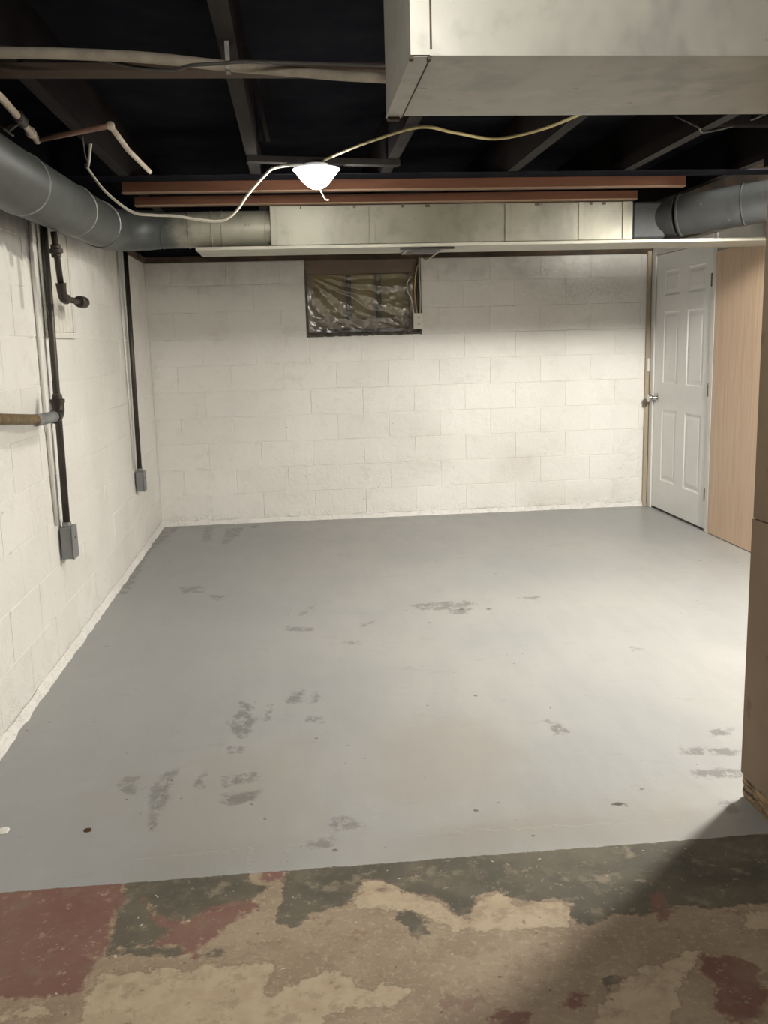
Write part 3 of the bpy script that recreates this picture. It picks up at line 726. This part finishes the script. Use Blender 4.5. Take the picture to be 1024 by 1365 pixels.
# outlet box and its cables
t = thing('outlet', (2.07, -.03, 1.485), 'small white electrical outlet hanging at the lower right corner of the window', 'outlet')
mkbox('box', (2.035, 2.108, -.040, -.007, 1.487, 1.597), 'galv', t, bev=.003)
mkbox('cover_plate', (2.031, 2.112, -.046, -.040, 1.482, 1.602), 'outlet', t, bev=.002)
for z in (1.566, 1.518):
    bm = bmesh.new(); tube(bm, [(2.0715, -.046, z), (2.0715, -.0485, z)], .016, 16); f = finish('socket', bm, 'outlet', t)
    bm = bmesh.new(); box(bm, 2.064, 2.0665, -.0492, -.0484, z-.003, z+.008); box(bm, 2.0765, 2.079, -.0492, -.0484, z-.003, z+.008); finish('slot', bm, 'slot', f)
mktube('outlet_cable', [(1.95, -1.80, 1.888), (2.02, -.9, 1.93), (2.10, -.06, 2.02), (2.064, -.034, 1.93), (2.047, -.034, 1.80), (2.050, -.034, 1.69), (2.062, -.034, 1.60)], .0045, 'yellowcable', sp=6,
       label='yellowed thin cable dropping from the vent strip down to the white outlet', cat='cable')
mktube('outlet_cable', [(2.09, -.012, 2.03), (2.086, -.018, 1.90), (2.092, -.018, 1.75), (2.088, -.020, 1.60)], .0045, 'whitecable', sp=6,
       label='pale cable running straight down the right edge of the window', cat='cable')
mktube('outlet_cable', [(2.022, -.026, 1.88), (1.99, -.03, 1.83), (1.995, -.03, 1.76), (2.02, -.03, 1.71), (2.038, -.03, 1.60)], .004, 'whitecable', sp=6,
       label='short looped white wire end at the right side of the window', cat='cable')
mktube('outlet_cable', [(2.072, -.012, 1.98), (2.068, -.010, 1.87), (2.068, -.010, 1.78), (2.068, -.010, 1.70)], .007, 'darkcable', sp=6,
       label='black cable hanging beside the looped wire in the window corner', cat='cable')

# ================================================================== LEFT WALL FITTINGS
def wallbox(name, y, z0, z1, label, x0=.012):
    t = thing(name, (.03, y, z0), label, 'electrical box', 'grey conduit boxes')
    mkbox('box', (x0, .062, y-.044, y+.050, z0, z1), 'greybox', t, bev=.003)
    mkbox('cover_plate', (.062, .066, y-.047, y+.053, z0-.003, z1+.003), 'greybox', t, bev=.001)
    bm = bmesh.new(); tube(bm, [(.066, y, (z0+z1)/2+.02), (.069, y, (z0+z1)/2+.02)], .004, 8); finish('screw', bm, 'hinge', t)
    return t
wallbox('conduit_box', -3.085, .455, .600, 'larger nearer grey electrical box at the foot of the conduit on the left wall')
wallbox('conduit_box', -1.05, .448, .580, 'smaller farther grey electrical box low on the left wall near the back corner')
def conduit(pts, r, label, y0):
    t = thing('conduit', pts[-1], label, 'conduit', 'vertical conduits')
    mktube('pipe', pts, r, 'conduit', t, 14)
    e = Vector(pts[-1]); bm = bmesh.new(); tube(bm, [e+Vector((0, 0, .0)), e+Vector((0, 0, .018))], r+.005, 12); finish('connector', bm, 'galv', t)
    return t
conduit([(.035, -3.02, 2.045), (.035, -3.085, .602)], .0155, 'dark steel conduit on the left wall behind the black iron elbow', 0)
conduit([(.035, -.98, 2.045), (.035, -1.05, .582)], .0155, 'dark steel conduit on the left wall nearest the back corner', 0)
mktube('wire_casing', [(.012, -3.165, 2.04), (.012, -3.185, 1.2), (.012, -3.165, .62)], .008, 'whitetrim', seg=8, label='white-painted cable line running down beside the nearer conduit', cat='casing')
mktube('wire_casing', [(.012, -1.14, 2.04), (.012, -1.12, .60)], .006, 'whitetrim', seg=8, label='white-painted cable line running down beside the conduit by the back corner', cat='casing')
# black iron stub pipe with elbow and cap
t = thing('gas_stub', (.12, -3.13, 1.62), 'short black iron pipe with elbow and capped end hanging below the round duct', 'pipe')
S0 = Vector((.115, -3.195, 1.879)); S1 = Vector((.115, -3.145, 1.665))
mktube('riser', [S0, S1], .0135, 'black_iron', t)
def hexy(name, c, d, prof, parent, mat='black_iron', seg=16):
    c = Vector(c); d = Vector(d).normalized(); bm = bmesh.new(); tube(bm, [c+d*a for a, _ in prof], [b for _, b in prof], seg); autosmooth(finish(name, bm, mat, parent), 30)
hexy('union', (.115, -3.185, 1.83), (0, .1, -1), [(0, .017), (.004, .021), (.018, .021), (.020, .029), (.036, .029), (.040, .021), (.052, .021), (.056, .017)], t)
bm = bmesh.new(); pts = [(.115, -3.145+.0, 1.672), (.115, -3.142, 1.650)]+[(.115, -3.142+.042*(1-math.cos(a)), 1.650-.042*math.sin(a)) for a in [math.pi/2*k/5 for k in range(1, 6)]]+[(.115, -3.078, 1.608)]
tube(bm, pts, [.023, .021]+[.020]*5+[.023], 16); autosmooth(finish('elbow', bm, 'black_iron', t), 40)
mktube('nipple', [(.115, -3.08, 1.608), (.115, -2.74, 1.609)], .0135, 'black_iron', t)
hexy('cap', (.115, -2.82, 1.609), (0, 1, 0), [(0, .022), (.006, .027), (.06, .028), (.10, .027), (.115, .021)], t)
# brass pipe, coupling and elbow
t = thing('water_stub', (.08, -3.4, 1.12), 'horizontal rusty brass pipe with grey coupling and black elbow on the left wall', 'pipe')
bm = bmesh.new(); E0 = Vector((.088, -3.27, 1.175))
pts = [E0, E0+Vector((0, 0, -.022))]+[E0+Vector((0, -.05*(1-math.cos(a)), -.022-.038*math.sin(a))) for a in [math.pi/2*k/5 for k in range(1, 6)]]+[E0+Vector((0, -.085, -.060))]
tube(bm, pts, [.029, .026]+[.027]*5+[.028], 16); autosmooth(finish('elbow', bm, 'black_iron', t), 40)
hexy('collar', (.088, -3.27, 1.170), (0, 0, 1), [(0, .031), (.014, .031), (.016, .022), (.036, .020)], t)
hexy('coupling', (.088, -3.35, 1.116), (0, -1, .02), [(0, .019), (.01, .024), (.16, .024), (.17, .021)] if False else [(0, .020), (.006, .0235), (.27, .0235), (.276, .021)], t, 'galv')
mktube('brass_pipe', [(.087, -3.60, 1.123), (.085, -4.06, 1.160), (.085, -5.2, 1.22)], .0205, 'brass', t)
mktube('wall_bracket', [(.0, -4.8, 1.20), (.085, -4.8, 1.20)], .012, 'black_iron', t)
mktube('back_nipple', [(.0, -3.33, 1.116), (.085, -3.33, 1.116)], .012, 'black_iron', t)
# grooved board panel let into the left wall
t = thing('wall_panel', (.0, -2.8, 1.445), 'white-painted grooved board panel in the left wall behind the black iron pipe', 'panel')
y0, y1, z0, z1 = -3.04, -2.50, 1.445, 2.0
for k in range(7):
    a = y0+.03+k*.0686; mkbox('plank', (.0065, .013, a+.004, a+.0646, z0+.028, z1-.002), 'drywall', t, bev=.0015)
mkbox('bottom_rail', (.006, .018, y0, y1, z0, z0+.026), 'drywall', t)
mkbox('side_stile', (.006, .018, y1-.028, y1, z0+.027, z1), 'drywall', t)
mkbox('side_stile', (.006, .018, y0, y0+.028, z0+.027, z1), 'drywall', t)

# ================================================================== PIPES AND CABLES UNDER THE JOISTS
t = thing('overhead_pipe', (.8, -4.65, 2.14), 'long dusty beige covered pipe crossing under the joists at upper left', 'pipe')
mktube('covered_pipe', [(.02, -4.72, 2.14), (.38, -4.725, 2.14), (.566, -4.713, 2.14), (.753, -4.681, 2.14), (.944, -4.61, 2.14), (1.149, -4.549, 2.14), (1.393, -4.487, 2.14), (2.3, -4.30, 2.15)], .0145, 'oldcover', t, sp=4)
for x, y in ((.325, -4.726), (.952, -4.607), (1.582, -4.449)):
    mkbox('hanger', (x-.006, x+.006, y-.017, y+.017, 2.122, 2.2), 'hinge', t, bev=0)
mktube('black_cable', [(1.40, -4.52, 2.165), (1.15, -4.60, 2.150), (1.0, -4.70, 2.125), (.936, -4.70, 2.121), (.86, -4.69, 2.119), (.80, -4.64, 2.121), (.70, -4.62, 2.135), (.56, -4.63, 2.16), (.325, -4.60, 2.193)], .005, 'darkcable', sp=6, label='thin black cable wrapped under the dusty beige overhead pipe', cat='cable')
t = thing('supply_pipe', (.3, -4.1, 2.1), 'thin cream and copper supply pipe with a zigzag bend at upper left', 'pipe')
mktube('cream_pipe', [(.40, -8.9, 2.1), (.298, -4.45, 2.1), (.283, -4.25, 2.1), (.252, -3.90, 2.1)], .0115, 'creampipe', t)
mktube('copper_pipe', [(.252, -3.892, 2.1), (.535, -4.095, 2.1)], .0095, 'copper', t)
mktube('cream_pipe', [(.536, -4.092, 2.1), (.527, -3.71, 2.1), (.538, -3.26, 2.103)], .0095, 'creampipe', t)
for p in ((.252, -3.893, 2.1), (.536, -4.094, 2.1)):
    bm = bmesh.new(); bmesh.ops.create_uvsphere(bm, u_segments=12, v_segments=8, radius=.0145, matrix=Matrix.Translation(p)); finish('elbow', bm, 'creampipe', t, True)
hexy('valve', (.284, -4.24, 2.1), (-.1, 1, 0), [(0, .014), (.01, .019), (.05, .016), (.09, .019), (.10, .014)], t)
hexy('union', (.262, -4.02, 2.1), (-.1, 1, 0), [(0, .014), (.004, .017), (.03, .017), (.034, .014)], t, 'creampipe')
bm = bmesh.new(); beam(bm, (.284, -4.19, 2.1), (.235, -4.18, 2.07), .012, .012); tube(bm, [(.235, -4.19, 2.069), (.231, -4.19, 2.064)], .026, 10); finish('valve_handle', bm, 'black_iron', t)
# white flat cable to the lamp
mktube('lamp_cable', [(.325, -3.35, 2.195), (.27, -3.15, 2.15), (.235, -3.03, 2.175), (.238, -3.0, 2.165), (.304, -3.0, 2.069), (.41, -3.0, 1.982), (.50, -3.0, 1.966), (.604, -3.0, 1.960), (.70, -3.0, 1.943), (.784, -3.0, 1.935), (.834, -3.0, 1.95), (.88, -3.0, 1.99), (.922, -3.0, 2.045), (1.0, -3.0, 2.125), (1.044, -3.0, 2.158), (1.127, -3.0, 2.17), (1.2, -3.0, 2.171)],
       .0062, 'whitecable', sp=6, seg=8, label='white cable hanging in a low loop from the dark joists to the lit ceiling lamp', cat='cable')
mktube('loose_cable', [(.325, -3.5, 2.195), (.29, -3.3, 2.165), (.255, -3.1, 2.185), (.243, -3.01, 2.175)], .0035, 'darkcable', sp=5, seg=6, label='thin dark wire beside the upper end of the hanging white cable', cat='cable')
mktube('lamp_cable', [(1.25, -3.0, 2.165), (1.268, -3.04, 2.182), (1.348, -3.234, 2.182), (1.458, -3.436, 2.185), (1.612, -3.643, 2.188), (1.75, -3.60, 2.176), (1.933, -3.503, 2.172), (2.083, -3.63, 2.178), (2.176, -3.855, 2.185), (2.212, -4.1, 2.19), (2.212, -4.6, 2.192)],
       .006, 'yellowcable', sp=6, seg=8, label='yellowed cable running from the lit lamp to the right under the joists', cat='cable')
mktube('joist_cable', [(2.69, -3.47, 2.26), (2.76, -3.52, 2.21), (2.80, -3.50, 2.192), (2.95, -3.55, 2.22), (3.05, -3.6, 2.26)], .005, 'darkcable', sp=6, seg=6, label='thin dark cable drooping below a joist beyond the trunk duct', cat='cable')

# ================================================================== LAMP
LX, LY = 1.232, -3.0
t = thing('ceiling_lamp', (LX, LY, 2.172), 'lit white glass ceiling lamp with flared rim under the joists', 'lamp')
def lathe(name, prof, mat, parent, seg=32):
    bm = bmesh.new(); rg = []
    for r_, z in prof: rg.append([bm.verts.new((LX+r_*math.cos(2*math.pi*k/seg), LY+r_*math.sin(2*math.pi*k/seg), z)) for k in range(seg)])
    for A, B in zip(rg, rg[1:]):
        for k in range(seg): bm.faces.new((A[k], A[(k+1) % seg], B[(k+1) % seg], B[k]))
    bm.faces.new(rg[0]); bm.faces.new(rg[-1][::-1]); return autosmooth(finish(name, bm, mat, parent), 50)
lathe('lampholder', [(.055, 2.1725), (.055, 2.165), (.04, 2.158), (.036, 2.152)], 'porcelain', t)
lathe('shade_rim', [(.05, 2.156), (.104, 2.153), (.107, 2.149), (.098, 2.142), (.093, 2.140)], 'rim', t)
lathe('bulb', [(.092, 2.1395), (.080, 2.122), (.062, 2.100), (.046, 2.084), (.030, 2.073), (.012, 2.068)], 'glow', t)
bm = bmesh.new(); tube(bm, spline([(LX+.010, LY-.01, 2.07), (LX+.022, LY-.01, 2.045), (LX+.036, LY-.01, 2.02), (LX+.05, LY-.01, 2.018)], 5), .002, 6); finish('pull_string', bm, 'whitecable', t, True)

# chips of something pale and red on the floor near the left
for (x, y, r_, m, l) in ((.187, -4.737, .02, 'drywall', 'white plaster crumb on the grey floor at the left edge of the picture'), (.435, -4.769, .012, 'redboard', 'small reddish chip on the grey floor near the paint edge')):
    bm = bmesh.new(); bmesh.ops.create_icosphere(bm, subdivisions=2, radius=r_)
    for v in bm.verts: v.co *= 1+.25*mn.noise(v.co*80); v.co.z = max(v.co.z*.25, -.001); v.co += Vector((x, y, .001))
    finish('floor_chip', bm, m, label=l, cat='debris')
